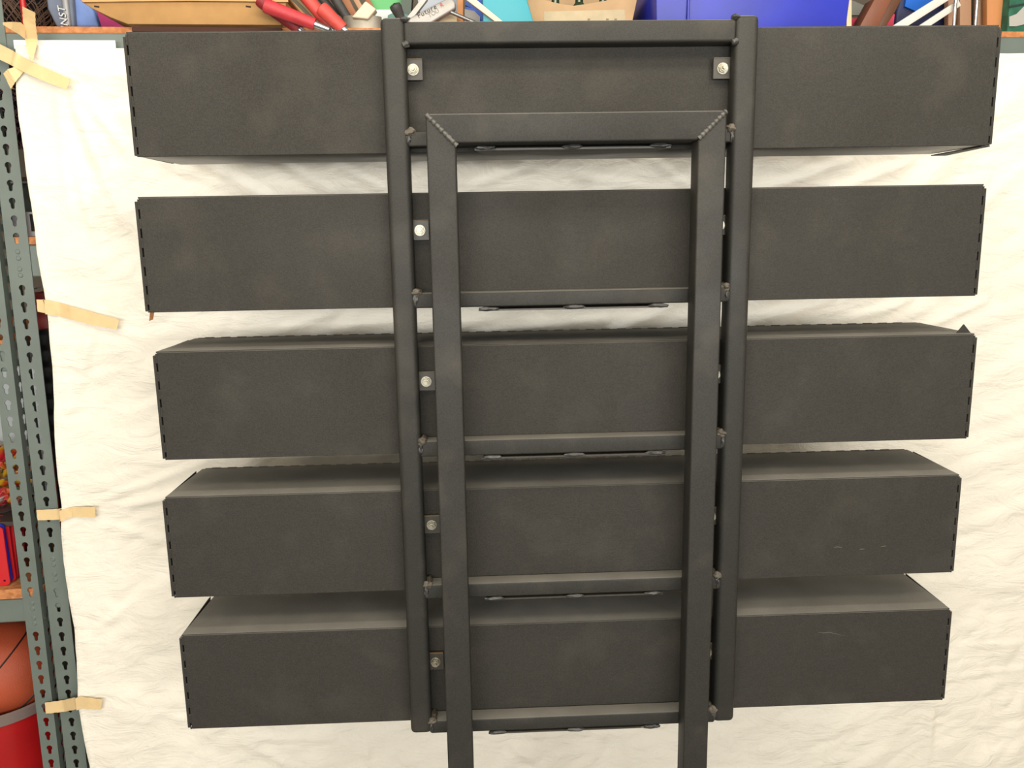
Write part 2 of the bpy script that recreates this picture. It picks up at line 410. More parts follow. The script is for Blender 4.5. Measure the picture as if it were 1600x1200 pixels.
# ------------------------------------------------------------------ cloth
SK['k'] = .056
KC = .38
EDGE = [(26, 70), (27, 100), (28, 140), (31, 180), (40, 240), (47, 290), (56, 350), (61, 400), (70, 450), (77, 500), (83, 570), (85, 620), (86, 680), (90, 740), (97, 790), (97, 830), (101, 880), (108, 930), (117, 980), (121, 1030), (124, 1100), (134, 1160), (143, 1200)]
EP = [at(x, y, KC) for x, y in EDGE]
ez = np.array([p.z for p in EP])[::-1]; ex = np.array([p.x for p in EP])[::-1]
FOLDS = [  # pixel start, pixel end, width m, amp m (toward the room)
    ((110, 140), (200, 350), .016, .010), ((115, 125), (205, 240), .012, .008), ((90, 130), (110, 330), .012, .006),
    ((130, 110), (520, 150), .03, .008), ((95, 150), (160, 420), .010, .005), ((150, 490), (110, 640), .014, .010), ((160, 500), (240, 540), .010, .004),
    ((150, 800), (420, 745), .012, .010), ((150, 806), (600, 810), .009, .007), ((140, 790), (330, 720), .010, .008), ((150, 815), (300, 860), .010, .006),
    ((130, 1000), (210, 940), .010, .006), ((110, 930), (150, 1060), .012, .007), ((160, 1100), (330, 1130), .008, .004),
    ((300, 240), (450, 330), .014, .012), ((400, 230), (520, 300), .010, .009), ((530, 260), (600, 295), .008, .008), ((250, 250), (380, 300), .01, .006),
    ((730, 290), (840, 255), .008, .006), ((880, 270), (1010, 292), .008, .006), ((1020, 250), (1075, 290), .01, .007), ((1180, 300), (1330, 250), .012, .012),
    ((1300, 300), (1430, 250), .012, .012), ((1400, 330), (1600, 130), .03, .010), ((1420, 420), (1600, 260), .02, .006), ((1180, 500), (1300, 470), .014, .012), ((1330, 500), (1420, 470), .010, .010),
    ((1430, 520), (1540, 470), .01, .008), ((740, 520), (950, 500), .01, .008), ((960, 520), (1050, 480), .014, .012), ((430, 520), (520, 490), .009, .007), ((520, 515), (620, 500), .009, .009),
    ((1500, 1010), (1600, 1005), .008, .005), ((1480, 1060), (1600, 1045), .008, .006), ((1440, 1132), (1600, 1136), .005, .005), ((1455, 1080), (1450, 1200), .014, .008), ((1540, 1150), (1545, 1200), .006, .005),
    ((330, 1156), (560, 1156), .005, .005), ((565, 1140), (580, 1200), .01, .006), ((380, 1160), (460, 1200), .012, .008), ((400, 1155), (520, 1150), .01, .007),
    ((730, 1150), (1000, 1146), .006, .004), ((800, 1160), (850, 1200), .012, .008), ((1500, 620), (1600, 560), .02, .004), ((100, 600), (110, 760), .012, .005)]
FW = []
for a, b, wd, am in FOLDS:
    A, B = at(*a, KC), at(*b, KC); FW.append((A.x, A.z, B.x, B.z, wd, am))
TAPEZ = [at(60, 475, KC).z, at(62, 800, KC).z, at(75, 1100, KC).z, at(60, 90, KC).z]
ztop = at(100, 66, KC).z
NX, NZ = 330, 230
U = np.linspace(0, 1, NX); V = np.linspace(0, 1, NZ)
zz = FLOOR + .02 + (ztop - FLOOR - .02) * V
xl = np.interp(zz, ez, ex, left=ex[0] - .01, right=ex[-1])
X = xl[:, None] * (1 - U[None]) + 1.55 * U[None]; Z = np.repeat(zz[:, None], NX, 1)
# top hem sags and droops a little
Y = np.full_like(X, KC)
for x0, z0, x1, z1, wd, am in FW:
    dx, dz = x1 - x0, z1 - z0; L2 = dx * dx + dz * dz
    t = ((X - x0) * dx + (Z - z0) * dz) / L2; tc = np.clip(t, 0, 1)
    px = X - x0 - tc * dx; pz = Z - z0 - tc * dz
    s = (px * -dz + pz * dx) / math.sqrt(L2)
    d2 = px ** 2 + pz ** 2
    prof = np.exp(-d2 / wd ** 2) - .45 * np.exp(-d2 / (wd * 2.2) ** 2)
    asym = 1 + .5 * np.tanh(s / wd * 1.5)
    Y -= 1.5 * am * prof * asym * (.35 + .65 * np.sin(np.pi * np.clip(tc * .8 + .1, 0, 1)))
for i in range(NZ):
    for j in range(NX):
        x, z = X[i, j], Z[i, j]
        n1 = noise.noise(Vector((x * 2.2, z * 1.4, 3.3)))
        n2 = noise.noise(Vector((x * 6 + z * 3, z * 9, 7.1)))
        r = noise.noise(Vector((x * 13 + 4 * n1, z * 17 - x * 6, 1.7)))
        Y[i, j] += .020 * n1 + .008 * n2 + .0035 * (1 - abs(r) * 3)
# left border stays flat near the taped edge, slight curl
edge = np.clip((X - xl[:, None]) / .10, 0, 1)
Y = KC + .0 + (Y - KC) * (.35 + .65 * edge) - .004 * np.exp(-((X - xl[:, None]) / .006) ** 2)
Y = np.minimum(Y, KC + .018)
Ztop_drop = (-.006 - .010 * np.abs(np.sin((X + 1.1) * 5.0))) * (V[:, None] ** 8)
Z = Z + Ztop_drop
YC0 = Y.copy()
Y = Y + SK['k'] * (X - SK['x0'])
verts = np.stack([X, Y, Z], -1).reshape(-1, 3)
idx = np.arange(NX * NZ).reshape(NZ, NX)
faces = np.stack([idx[:-1, :-1], idx[:-1, 1:], idx[1:, 1:], idx[1:, :-1]], -1).reshape(-1, 4)
off = Vector((0, KC, FLOOR + .02))
me = bpy.data.meshes.new('backdrop_sheet'); me.from_pydata((verts - np.array(off)).tolist(), [], faces.tolist())
me.polygons.foreach_set('use_smooth', [True] * len(me.polygons))
cl = bpy.data.objects.new('backdrop_sheet', me); COL.objects.link(cl); cl.location = off
mc = mat('cotton_sheet', (234, 228, 215), .95, 0, .0, 6, .35, 30, spec=.1, rgb2=(239, 233, 220))
nt = mc.node_tree; b = nt.nodes['Principled BSDF']; L = nt.links.new
tcn = nt.nodes.new('ShaderNodeTexCoord'); mus = nt.nodes.new('ShaderNodeTexNoise'); mus.inputs['Scale'].default_value = 9; mus.inputs['Detail'].default_value = 12
mus.inputs['Roughness'].default_value = .62; mus.inputs['Distortion'].default_value = 1.4
mp = nt.nodes.new('ShaderNodeMapping'); mp.inputs['Scale'].default_value = (1, 1, 2.2); L(tcn.outputs['Object'], mp.inputs[0]); L(mp.outputs[0], mus.inputs['Vector'])
wv = nt.nodes.new('ShaderNodeTexWave'); wv.inputs['Scale'].default_value = 500; wv.bands_direction = 'Z'; L(tcn.outputs['Object'], wv.inputs['Vector'])
ad = nt.nodes.new('ShaderNodeMath'); ad.operation = 'MULTIPLY_ADD'; ad.inputs[1].default_value = .01
L(wv.outputs[0], ad.inputs[0]); L(mus.outputs[0], ad.inputs[2])
bp = nt.nodes.new('ShaderNodeBump'); bp.inputs['Strength'].default_value = .8; bp.inputs['Distance'].default_value = .012
L(ad.outputs[0], bp.inputs['Height']); L(bp.outputs[0], b.inputs['Normal'])
me.materials.append(mc)
sd = cl.modifiers.new('thickness', 'SOLIDIFY'); sd.thickness = .0006
tag(cl, 'wrinkled off-white cotton sheet hung as a backdrop behind the rack', 'sheet')
bm = bmesh.new(); a = at(22, 63, .405); c = at(182, 77, .405)
box(bm, a.x, c.x, .402, .403, c.z, a.z)
o = tag(obj('paper_strip', bm, mat('white_paper', (245, 245, 240), .8)), 'narrow white paper strip under the top shelf beam at left', 'paper')

# ------------------------------------------------------------------ tape
def ribbon(path, w0, name, label, wdir=None):
    """tape: centre points + half width vector; a thin folded strip"""
    bm = bmesh.new(); P = []
    pts = [(Vector(a), Vector(b)) for a, b in path]
    dense = []
    for (a0, b0), (a1, b1) in zip(pts, pts[1:]):
        for k in range(12):
            t = k / 12; dense.append((a0.lerp(a1, t), b0.lerp(b1, t)))
    dense.append(pts[-1])
    rows = []
    for i, (a, b) in enumerate(dense):
        row = []
        for k in range(4):
            q = a.lerp(b, k / 3); q.y = min(q.y, cloth_y(q.x, q.z) - .002); q.y += .0008 * math.sin(i * 1.3 + k * 2.1); row.append(bm.verts.new(q))
        rows.append(row)
    for r0, r1 in zip(rows, rows[1:]):
        for k in range(3): bm.faces.new((r0[k], r0[k + 1], r1[k + 1], r1[k]))
    bmesh.ops.recalc_face_normals(bm, faces=bm.faces[:])
    geo = bmesh.ops.solidify(bm, geom=bm.faces[:], thickness=.0005)
    return tag(obj(name, bm, M_TAPE), label, 'tape', 'masking tape strips holding the sheet')
def tp(pairs):
    return [(at(a[0], a[1], a[2]), at(b[0], b[1], b[2])) for a, b in pairs]
def cloth_y(x, z):
    i = int(np.clip(round((z - zz[0]) / (zz[-1] - zz[0]) * (NZ - 1)), 0, NZ - 1)); xs = X[i]
    j = int(np.clip(round((x - xs[0]) / (xs[-1] - xs[0]) * (NX - 1)), 0, NX - 1))
    if x < xs[0] - .004 or z > zz[-1] + .004: return 9.
    i0, i1, j0, j1 = max(0, i - 2), i + 3, max(0, j - 2), j + 3
    return YC0[i0:i1, j0:j1].min()
YT = .352
ribbon(tp([((35, 10, .33), (55, 20, .33)), ((36, 30, .35), (56, 40, .35)), ((39, 60, .37), (59, 62, .37)), ((41, 70, YT + .01), (57, 74, YT + .01)), ((46, 90, YT), (51, 96, YT))]), .01, 'masking_tape',
       'upright tape strip with a loose curled top, left of the top box')
ribbon(tp([((4, 35, .30), (5, 39, .30)), ((18, 34, .32), (18, 47, .32)), ((32, 35, .345), (30, 54, .345)), ((40, 42, .36), (39, 61, .36))]), .01, 'masking_tape',
       'short pointed tape tail sticking out left of the upright strip')
ribbon(tp([((-12, 63, .395), (-20, 84, .395)), ((20, 79, .38), (12, 99, .38)), ((50, 97, .36), (42, 115, .36)), ((80, 110, YT), (72, 128, YT)), ((111, 124, YT - .012), (104, 140, YT - .012))]), .01, 'masking_tape',
       'longest tape strip, slanting down across the corner onto the sheet')
ribbon(tp([((25, 104, .372), (38, 111, .372)), ((12, 108, .365), (24, 128, .365)), ((5, 115, .372), (17, 139, .372)), ((17, 138, .395), (25, 140, .395))]), .01, 'masking_tape',
       'small folded tape loop on the shelving post under the slanting strip')
ribbon(tp([((57, 468, .39), (59, 487, .39)), ((80, 468, .385), (82, 491, .385)), ((110, 478, .365), (112, 499, .365)), ((145, 488, .36), (144, 508, .36)), ((186, 499, .355), (183, 515, .355))]), .01, 'masking_tape',
       'tape strip pulling the sheet edge level with the second box')
ribbon(tp([((57, 797, .41), (59, 813, .41)), ((90, 795, .405), (92, 812, .405)), ((112, 792, .375), (115, 807, .375)), ((149, 792, .365), (149, 809, .365))]), .01, 'masking_tape',
       'tape strip over the posts level with the fourth box')
ribbon(tp([((70, 1098, .412), (72, 1115, .412)), ((98, 1094, .408), (100, 1112, .408)), ((124, 1088, .37), (126, 1107, .37)), ((160, 1093, .362), (158, 1109, .362))]), .01, 'masking_tape',
       'lowest tape strip over the posts beside the bottom box')

# ------------------------------------------------------------------ shelving
YS = .42
KEY = []
for t in range(11): 
    a = math.radians(-50 + 280 * t / 10); KEY.append((.0070 * math.cos(a), .0070 * math.sin(a)))
KEY += [(-.0042, -.0085), (-.0038, -.0155), (0, -.0178), (.0038, -.0155), (.0042, -.0085)]
tiltx = lambda z: .0113 * (z + .45)      # the posts lean slightly
def post(parent, xo, wid, side, skip, zoff):
    """angle post: perforated front flange and perforated side flange (side -1 left edge, +1 right edge)"""
    z0, z1 = FLOOR, .95
    holes = []; rv = []
    z = zoff
    while z > z0 + .03: z -= .0381
    z += .0381
    while z < z1 - .03:
        s = any(a < z < b for a, b in skip)
        (rv if s else holes).append(z); z += .0381
    out = [(0, 0), (wid, 0), (wid, z1 - z0), (0, z1 - z0)]
    hs = [[(wid / 2 + x, zc - z0 + y) for x, y in KEY] for zc in holes]
    bm = plate_holes(out, hs, .002, (xo, YS, z0), (1, 0, 0), (0, 0, 1), (0, -1, 0))
    for v in bm.verts: v.co.x += tiltx(v.co.z)
    xs = xo + (.001 if side < 0 else wid - .001)
    hs2 = [[(.022 + x, zc - z0 + y) for x, y in KEY] for zc in holes + rv]
    b2 = plate_holes([(0, 0), (.044, 0), (.044, z1 - z0), (0, z1 - z0)], hs2, .002, (xs, YS, z0), (0, 1, 0), (0, 0, 1), (1, 0, 0))
    for v in b2.verts: v.co.x += tiltx(v.co.z)
    tmp = bpy.data.meshes.new('t'); b2.to_mesh(tmp); bm.from_mesh(tmp); b2.free(); bpy.data.meshes.remove(tmp)
    po = obj('corner_post', bm, M_POST, parent, smooth=False)
    for zc in rv:
        bm = bmesh.new()
        for dz in (.004, -.010):
            rod(bm, (xo + wid / 2 + tiltx(zc), YS - .001, zc + dz), (xo + wid / 2 + tiltx(zc), YS - .0028, zc + dz), .0058, .0040, 12)
        obj('rivet', bm, M_POST, po)
u_r = thing('shelving_unit', 'grey green perforated steel shelving behind the sheet', 'shelving', (0, .65, FLOOR))
u_l = thing('shelving_unit', 'grey green perforated steel shelving cut off by the left edge', 'shelving', (-1.5, .65, FLOOR))
mid = at(59, 665, YS); rp_x = mid.x - .024 - tiltx(mid.z)
zh = at(29, 450, YS).z
def zr(a, b): return (at(60, b, YS).z, at(60, a, YS).z)
post(u_r, rp_x, .049, -1, [zr(388, 435), zr(860, 915)], zh)
zh2 = at(22, 655, YS).z
post(u_l, rp_x - .055, .040, 1, [zr(935, 972)], zh2)
ZT = at(120, 41, YS).z; print('shelf top z', ZT, 'rp_x', rp_x)
ZBm = at(120, 51.5, YS).z
def board(parent, x0, x1, zt, th=.017, y0=YS + .002, y1=.98):
    bm = bmesh.new(); box(bm, x0, x1, y0, y1, zt - th, zt, .001, 1); return obj('shelf_board', bm, M_BOARD, parent)
def beam(parent, x0, x1, zt, h=.055, y=YS + .002):
    bm = bmesh.new(); box(bm, x0, x1, y, y + .002, zt - h, zt, .0006, 1); box(bm, x0, x1, y, y + .03, zt - .002, zt); box(bm, x0, x1, y, y + .012, zt - h, zt - h + .003, .0008, 1)
    return obj('shelf_beam', bm, M_POST, parent)
XR1 = 1.62
xb0 = rp_x + .004
board(u_r, xb0, XR1, ZT, ZT - ZBm); beam(u_r, xb0, XR1, ZBm)
z2 = at(52, 370, YS).z; board(u_r, xb0, XR1, z2); beam(u_r, xb0, XR1, z2 - .018, .07)
z3 = at(100, 905, YS).z; board(u_r, xb0, XR1, z3); beam(u_r, xb0, XR1, z3 - .018)
xl0 = -2.2; xl1 = rp_x - .02
z4 = at(20, 922, YS).z; z4b = at(20, 937, YS).z
board(u_l, xl0, xl1, z4, z4 - z4b, YS + .004); beam(u_l, xl0, xl1, z4b, z4b - at(20, 973, YS).z, YS + .004)
zl2 = z4 + .60; board(u_l, xl0, xl1, zl2, .017, YS + .004); beam(u_l, xl0, xl1, zl2 - .017, .055, YS + .004)
board(u_l, xl0, xl1, ZT, .017, YS + .004); beam(u_l, xl0, xl1, ZT - .017, .055, YS + .004)
for par, xa in ((u_r, XR1 - .02), (u_l, xl0), (u_l, xl0)):
    pass
for par, xs in ((u_r, (rp_x + .002, XR1 - .045)), (u_l, (xl0, xl1 - .042))):
    for xa in xs:
        bm = bmesh.new(); box(bm, xa, xa + .042, .976, .978, FLOOR, .95); box(bm, xa, xa + .002, .935, .978, FLOOR, .95)
        obj('rear_post', bm, M_POST, par, smooth=False)
for xa, par in ((XR1 - .045, u_r), (xl0, u_l)):
    bm = bmesh.new(); box(bm, xa, xa + .042, YS, YS + .002, FLOOR, .95); box(bm, xa, xa + .002, YS, YS + .042, FLOOR, .95)
    obj('corner_post', bm, M_POST, par, smooth=False)

GF[0] = .66
# ------------------------------------------------------------------ goods on the top shelf
def slab(bm, pix, Y0, Y1, zmin=None):
    pts = []
    for x, y in pix:
        p = at(x, y, Y0); pts.append((p.x, max(p.z, zmin) if zmin is not None else p.z))
    prism(bm, pts, Y0, Y1)
ZI = ZT + .0005
def X_(px, Y, z=None, py=20): return at(px, py, Y).x
def net_bag(name, c, r, m_in, m_net, label, n=170):
    t = thing(name, label, 'bag', (c[0], c[1], c[2] - r[2]))
    bm = bmesh.new(); blob(bm, c, (r[0] * .93, r[1] * .93, r[2] * .95), 3, .12, 3); obj('contents', bm, m_in, t)
    bm = bmesh.new()
    for i in range(n):
        a = random.uniform(0, 6.28); z = random.uniform(-.9, .9); s = random.choice((-1, 1)); q = []
        for k in range(9):
            aa = a + s * k * .13; z1 = z + k * .11 - .4; z1 = max(-.98, min(.98, z1 + .05 * random.random()))
            rr = math.sqrt(1 - z1 * z1) * (1 + .04 * random.random())
            q.append((c[0] + r[0] * rr * math.cos(aa), c[1] + r[1] * rr * math.sin(aa), c[2] + r[2] * z1))
        chain(bm, q, [.0011] * 9, 3)
    o = obj('netting', bm, m_net, t, smooth=False); o['kind'] = 'stuff'
    return t
M_NETIN = mat('dark_bag_contents', (30, 24, 26), .9, 0, .5, 30)
net_bag('net_bag', (at(22, 20, .62).x, .62, ZI + .125), (.095, .13, .125), M_NETIN, mat('brown_netting', (140, 112, 95), .8), 'dark brown netting bag at the left end of the top shelf', 380)
cx_ = at(24, 190, .60)
net_bag('net_bag', (cx_.x + .01, .60, z2 + .20 + .105), (.10, .13, .10), M_NETIN, mat('mauve_netting', (150, 104, 118), .8), 'dark mauve netting bag seen between post and sheet', 380)
bm = bmesh.new(); p = at(37, 14, .47); rod(bm, (p.x, .47, ZI), (p.x - .004, .475, ZI + .30), .006, .006)
tag(obj('red_stick', bm, mat('red_paint', (205, 30, 35), .4)), 'thin upright red stick in front of the brown netting bag', 'stick')
bm = bmesh.new(); blob(bm, (X_(66, .84) + .01, .84, ZI + .15), (.06, .07, .145), 3, .2, 5)  # dark lump filling the gap between the two bags
tag(obj('dark_lump', bm, mat('lump_black', (16, 14, 16), .6, 0, .3, 20)), 'dark lump in the gap between the netting bag and the blue bag', 'bag')
# blue grey fabric bag with lettering
bb = thing('fabric_bag', 'limp blue grey fabric bag with white lettering on a silver band', 'bag', (X_(112, .5), .50, ZI))
MB1 = mat('grey_blue_fabric', (122, 132, 152), .85, 0, .1, 20, .5, 40); MB2 = mat('periwinkle_fabric', (120, 150, 215), .7, 0, .14, 14, .6, 30)
def sheetblob(pix, Y0, dep, m, name, parent):
    bm = bmesh.new(); slab(bm, pix, Y0, Y0 + dep, ZI)
    bmesh.ops.bevel(bm, geom=bm.edges[:], offset=.006, segments=3, profile=.6, affect='EDGES')
    return obj(name, bm, m, parent, ang=60)
sheetblob([(64, -60), (108, -60), (116, 42), (88, 42), (74, 14)], .50, .07, MB1, 'side_panel', bb)
sheetblob([(100, -60), (126, -40), (131, 0), (146, 16), (154, 42), (112, 42), (106, 10)], .515, .022, MB2, 'body', bb)
sheetblob([(88, -60), (98, -60), (110, 42), (100, 42)], .492, .02, mat('silver_band', (170, 170, 172), .5, .2, .06, 40), 'band', bb)
a = at(110, 40, .490); b2 = at(92, -60, .490); axu = (b2 - a).normalized(); ayu = Vector((-axu.z, 0, axu.x))
letters('INST', bb, .021, a + ayu * .004 - axu * .008, axu, ayu, mat('dark_lettering', (60, 58, 62), .6), shear=.3, space=1.1)
letters('INST', bb, .021, a + ayu * .0052 - axu * .0075 - Vector((0, .0006, 0)), axu, ayu, mat('white_lettering', (236, 236, 238), .6), shear=.3, space=1.1)
bm = bmesh.new(); slab(bm, [(140, 8), (215, 44), (150, 44)], .79, .90, ZI)
tag(obj('magenta_folder', bm, mat('magenta_plastic', (205, 50, 130), .5)), 'magenta plastic wedge between the blue bag and the tan carton', 'folder')
# tan carton with open flaps
def carton(name, label, pix, Y0, dep, m, rim=None, marks=None, cat='box'):
    t = thing(name, label, cat, (X_((pix[0][0] + pix[2][0]) / 2, Y0), Y0 + dep / 2, ZI))
    bm = bmesh.new(); slab(bm, pix, Y0, Y0 + dep, ZI); bmesh.ops.bevel(bm, geom=bm.edges[:], offset=.0025, segments=2, profile=.5, affect='EDGES')
    obj('body', bm, m, t)
    return t
M_TAN = mat('tan_cardboard', (196, 150, 92), .85, 0, .08, 25, .2, 60)
M_KRAFT = mat('kraft_cardboard', (206, 172, 130), .85, 0, .07, 18, .2, 60)
tc_ = carton('cardboard_carton', 'long tan cardboard carton with a pale rim on the top shelf', [(126, 2), (448, 2), (440, 44), (200, 41), (172, 27), (145, 14)], .402, .36, M_TAN)
bm = bmesh.new(); slab(bm, [(120, -6), (450, -6), (450, 3), (300, 1), (130, 3)], .396, .401)
slab(bm, [(120, -6), (450, -6), (450, -3), (120, -3)], .396, .765)
obj('rim', bm, mat('pale_orange_rim', (232, 170, 112), .7, 0, .06, 30), tc_)
bm = bmesh.new(); slab(bm, [(206, 41), (440, 43.5), (440, 49), (206, 49)], .404, .412)  # added dark strip, standing for the shade below the carton
obj('carton_shade_strip', bm, mat('shade_brown', (74, 42, 28), .9), tc_, 'added dark strip in place of the shade under the carton')
for px in (151, 388):
    bm = bmesh.new(); slab(bm, [(px - 4, 8.5), (px + 4, 9.5), (px + 4, 12), (px - 4, 11)], .4014, .404)
    obj('slot', bm, mat('dark_slot', (50, 32, 22), .9), tc_)
# gripped clubs / sticks leaning in front
def grip(p0, p1, r0, r1, Y0, Y1, m, label, shaft=None, hole=True, name='golf_club', cat='club', sm=None):
    """p0 is the butt end in pixels; runs to p1; shaft goes on beyond p1"""
    a, b = at(p0[0], p0[1], Y0), at(p1[0], p1[1], Y1)
    t = thing(name, label, cat, tuple(b))
    d = (b - a).normalized(); bm = bmesh.new()
    pts = [a, a + d * .002, a + d * .008]; rs = [r0 * .55, r0 * .9, r0]
    for k in range(1, 9): pts.append((a + d * .008).lerp(b, k / 8)); rs.append(r0 + (r1 - r0) * k / 8)
    chain(bm, pts, rs, 16); g = obj('grip', bm, m, t)
    if hole:
        bm = bmesh.new(); rod(bm, a + d * .0006, a - d * .0012, r0 * .22, n=10); obj('end_hole', bm, mat('black_hole', (14, 10, 10), .9), g)
    if shaft:
        L_ = shaft; e = b + d * L_
        if Y0 < .40: e = b + d * .03
        elif e.z < ZI + .004: e = b + d * max(.004, (b.z - ZI - .004) / max(1e-3, -d.z))
        bm = bmesh.new(); rod(bm, b - d * .004, e, r1 * .62, r1 * .5, 12); obj('shaft', bm, sm or mat('bright_steel', (205, 208, 210), .25, .8), t)
    return t
M_RED = mat('red_rubber', (205, 52, 62), .55, 0, .1, 40, .3, 160); M_DRED = mat('dark_red_rubber', (150, 30, 38), .6, 0, .1, 40, .3, 160)
M_CORAL = mat('coral_rubber', (225, 78, 68), .55, 0, .08, 40, .3, 160); M_BLKG = mat('black_rubber', (66, 64, 62), .6, 0, .15, 40, .3, 160)
grip((412, 8), (492, 38), .0150, .0125, .342, .350, M_RED, 'red grip club lying lowest in front of the tan carton', .10)
grip((404, -2), (468, 46), .0150, .012, .376, .376, M_DRED, 'dark red grip club under the lowest red one', .05)
grip((462, -25), (518, 44), .0150, .012, .378, .380, M_CORAL, 'coral red grip club in the middle of the bundle', .05)
grip((500, 11), (536, 45), .0155, .0125, .345, .350, M_CORAL, 'short coral red grip club with its end hole facing out', .03)
grip((500, -40), (544, 30), .013, .010, .50, .48, M_BLKG, 'black grip club with a pale ring beside the coral grips', .05, sm=mat('pale_ring', (215, 212, 210), .4))
grip((480, -30), (527, 26), .010, .009, .53, .50, M_BLKG, 'thin dark grip club behind the coral grips', .05, sm=mat('pale_ring', (215, 212, 210), .4))
def stick(p0, p1, w, Y, m, label, dep=.012, name='wooden_stick', cat='stick'):
    a, b = at(p0[0], p0[1], Y), at(p1[0], p1[1], Y); d = (b - a).normalized(); n = Vector((-d.z, 0, d.x)) * w / 2
    bm = bmesh.new(); prism(bm, [(q.x, max(q.z, ZI)) for q in (a + n, b + n, b - n, a - n)], Y, Y + dep)
    bmesh.ops.bevel(bm, geom=bm.edges[:], offset=.0012, segments=2, profile=.5, affect='EDGES')
    return tag(obj(name, bm, m), label, cat)
M_PALEW = mat('pale_wood', (214, 174, 112), .7, 0, .12, 30, stretch=(1, 1, .2)); M_BRW = mat('brown_wood', (186, 124, 84), .7, 0, .15, 30, stretch=(1, 1, .2))
stick((425, -25), (493, 42), .010, .535, M_PALEW, 'pale wooden stick leaning left of the coral grips')
stick((436, -30), (506, 42), .006, .520, mat('olive_stick', (120, 104, 66), .7), 'thin olive stick leaning beside the pale wooden one')
stick((524, -30), (556, 30), .016, .56, M_BRW, 'brown wooden slat behind the black grip', .01)
stick((540, -30), (572, 28), .012, .575, mat('light_brown_wood', (206, 160, 122), .7, 0, .1, 30), 'light brown wooden slat beside the darker one', .01)
stick((560, -25), (586, 20), .010, .59, mat('reddish_wood', (176, 104, 66), .7, 0, .1, 30), 'reddish narrow slat left of the green folder', .01)
# ivory head and grey cup
bm = bmesh.new(); slab(bm, [(549, 27), (571, 1), (588, 14), (575, 30)], .445, .475)
bmesh.ops.bevel(bm, geom=bm.edges[:], offset=.003, segments=3, profile=.5, affect='EDGES')
tag(obj('ivory_block', bm, mat('ivory_plastic', (228, 216, 190), .5)), 'tilted ivory block above the grey metal can', 'block')
bm = bmesh.new()
c0 = at(567, 40, .475); prof = [(.040, ZI), (.043, ZI + .002), (.043, at(567, 27, .475).z), (.0405, at(567, 27, .475).z), (.0405, ZI + .004)]
rings = []
for r, z in prof: rings.append([bm.verts.new((c0.x + r * math.cos(6.2832 * i / 32), .475 + .5 * r * math.sin(6.2832 * i / 32), z)) for i in range(32)])
for a_, b_ in zip(rings, rings[1:]):
    for i in range(32): bm.faces.new((a_[i], a_[(i + 1) % 32], b_[(i + 1) % 32], b_[i]))
bm.faces.new(rings[0][::-1]); bm.faces.new(rings[-1])
tag(obj('grey_can', bm, mat('dull_tin', (158, 152, 138), .45, .3, .3, 18)), 'low dull grey oval can behind the top left corner of the rack', 'can')
bm = bmesh.new(); slab(bm, [(566, -30), (630, -30), (628, 42), (592, 42)], .62, .66, ZI)
tag(obj('green_folder', bm, mat('green_plastic', (92, 190, 110), .5)), 'bright green plastic folder behind the ivory block', 'folder')
bm = bmesh.new(); slab(bm, [(588, 15), (622, 15), (620, 42), (584, 42)], .56, .60, ZI)
tag(obj('white_box', bm, mat('white_card', (238, 244, 242), .6)), 'small white box in front of the green folder', 'box')
bm = bmesh.new(); slab(bm, [(606, 24), (618, 18), (640, 24), (640, 42), (604, 42)], .53, .55, ZI)
tag(obj('teal_cloth', bm, mat('teal_fabric', (110, 160, 150), .8, 0, .15, 30)), 'folded grey teal cloth behind the black putter grip', 'cloth')
bm = bmesh.new(); slab(bm, [(622, -30), (646, -30), (640, 42), (632, 42)], .60, .64, ZI)
tag(obj('dark_green_bottle', bm, mat('dark_green_plastic', (26, 62, 46), .4)), 'dark green upright block behind the black putter grip', 'block')
grip((616, 6), (630, 36), .0135, .008, .438, .452, M_BLKG, 'black putter grip standing over the top left corner of the rack', .01)
# silver putter head with printed words
pt = thing('putter_head', 'silver putter head printed with small words, above the top rail', 'club', tuple(at(675, 38, .47)))
bm = bmesh.new(); slab(bm, [(634, 38), (641, 27), (704, -6), (712, 4), (712, 13), (672, 37), (655, 42), (636, 42)], .447, .475)
bmesh.ops.bevel(bm, geom=bm.edges[:], offset=.004, segments=3, profile=.5, affect='EDGES')
M_PUT = mat('brushed_silver', (176, 173, 168), .4, .3, .05, 40)
obj('head', bm, M_PUT, pt)
bm = bmesh.new(); slab(bm, [(636, 27), (662, -6), (668, -2), (645, 28)], .452, .470); obj('flange', bm, M_PUT, pt)
bm = bmesh.new(); rod(bm, at(704, 19, .452), at(762, 44, .462), .0042, .0042, 12); obj('shaft', bm, mat('grey_steel', (150, 150, 148), .3, .7), pt)
a = at(654, 28.5, .4462); b2 = at(686, 11, .4462); axu = (b2 - a).normalized(); ayu = Vector((-axu.z, 0, axu.x))
letters('Future', pt, .0150, a, axu, ayu, mat('black_print', (40, 34, 34), .6), .0003, space=1.2)
letters('TOU', pt, .0125, a + axu * .022 - ayu * .0095, axu, ayu, mat('grey_print', (150, 146, 142), .6), .0003)
letters('R', pt, .0125, a + axu * .056 - ayu * .0028, axu, ayu, mat('red_print', (220, 70, 60), .6), .0003)
bm = bmesh.new(); slab(bm, [(648, -30), (722, -30), (716, 20), (702, 42), (660, 42)], .58, .66, ZI)
tag(obj('grey_bin', bm, mat('cool_grey_plastic', (176, 184, 196), .5)), 'pale grey plastic tub behind the silver putter head', 'tub')
bm = bmesh.new(); slab(bm, [(672, 42), (676, 24), (700, 14), (714, 20), (714, 42)], .50, .54, ZI)
tag(obj('cream_pad', bm, mat('cream_foam', (222, 200, 162), .8, 0, .08, 20)), 'cream foam pad below the silver putter head', 'pad')
stick((719, -40), (719, 44), .0145, .525, mat('orange_pine', (206, 140, 84), .65, 0, .12, 20, stretch=(1, 1, .15)), 'upright pine post between the putter head and the blue box', .03, 'pine_post', 'post')
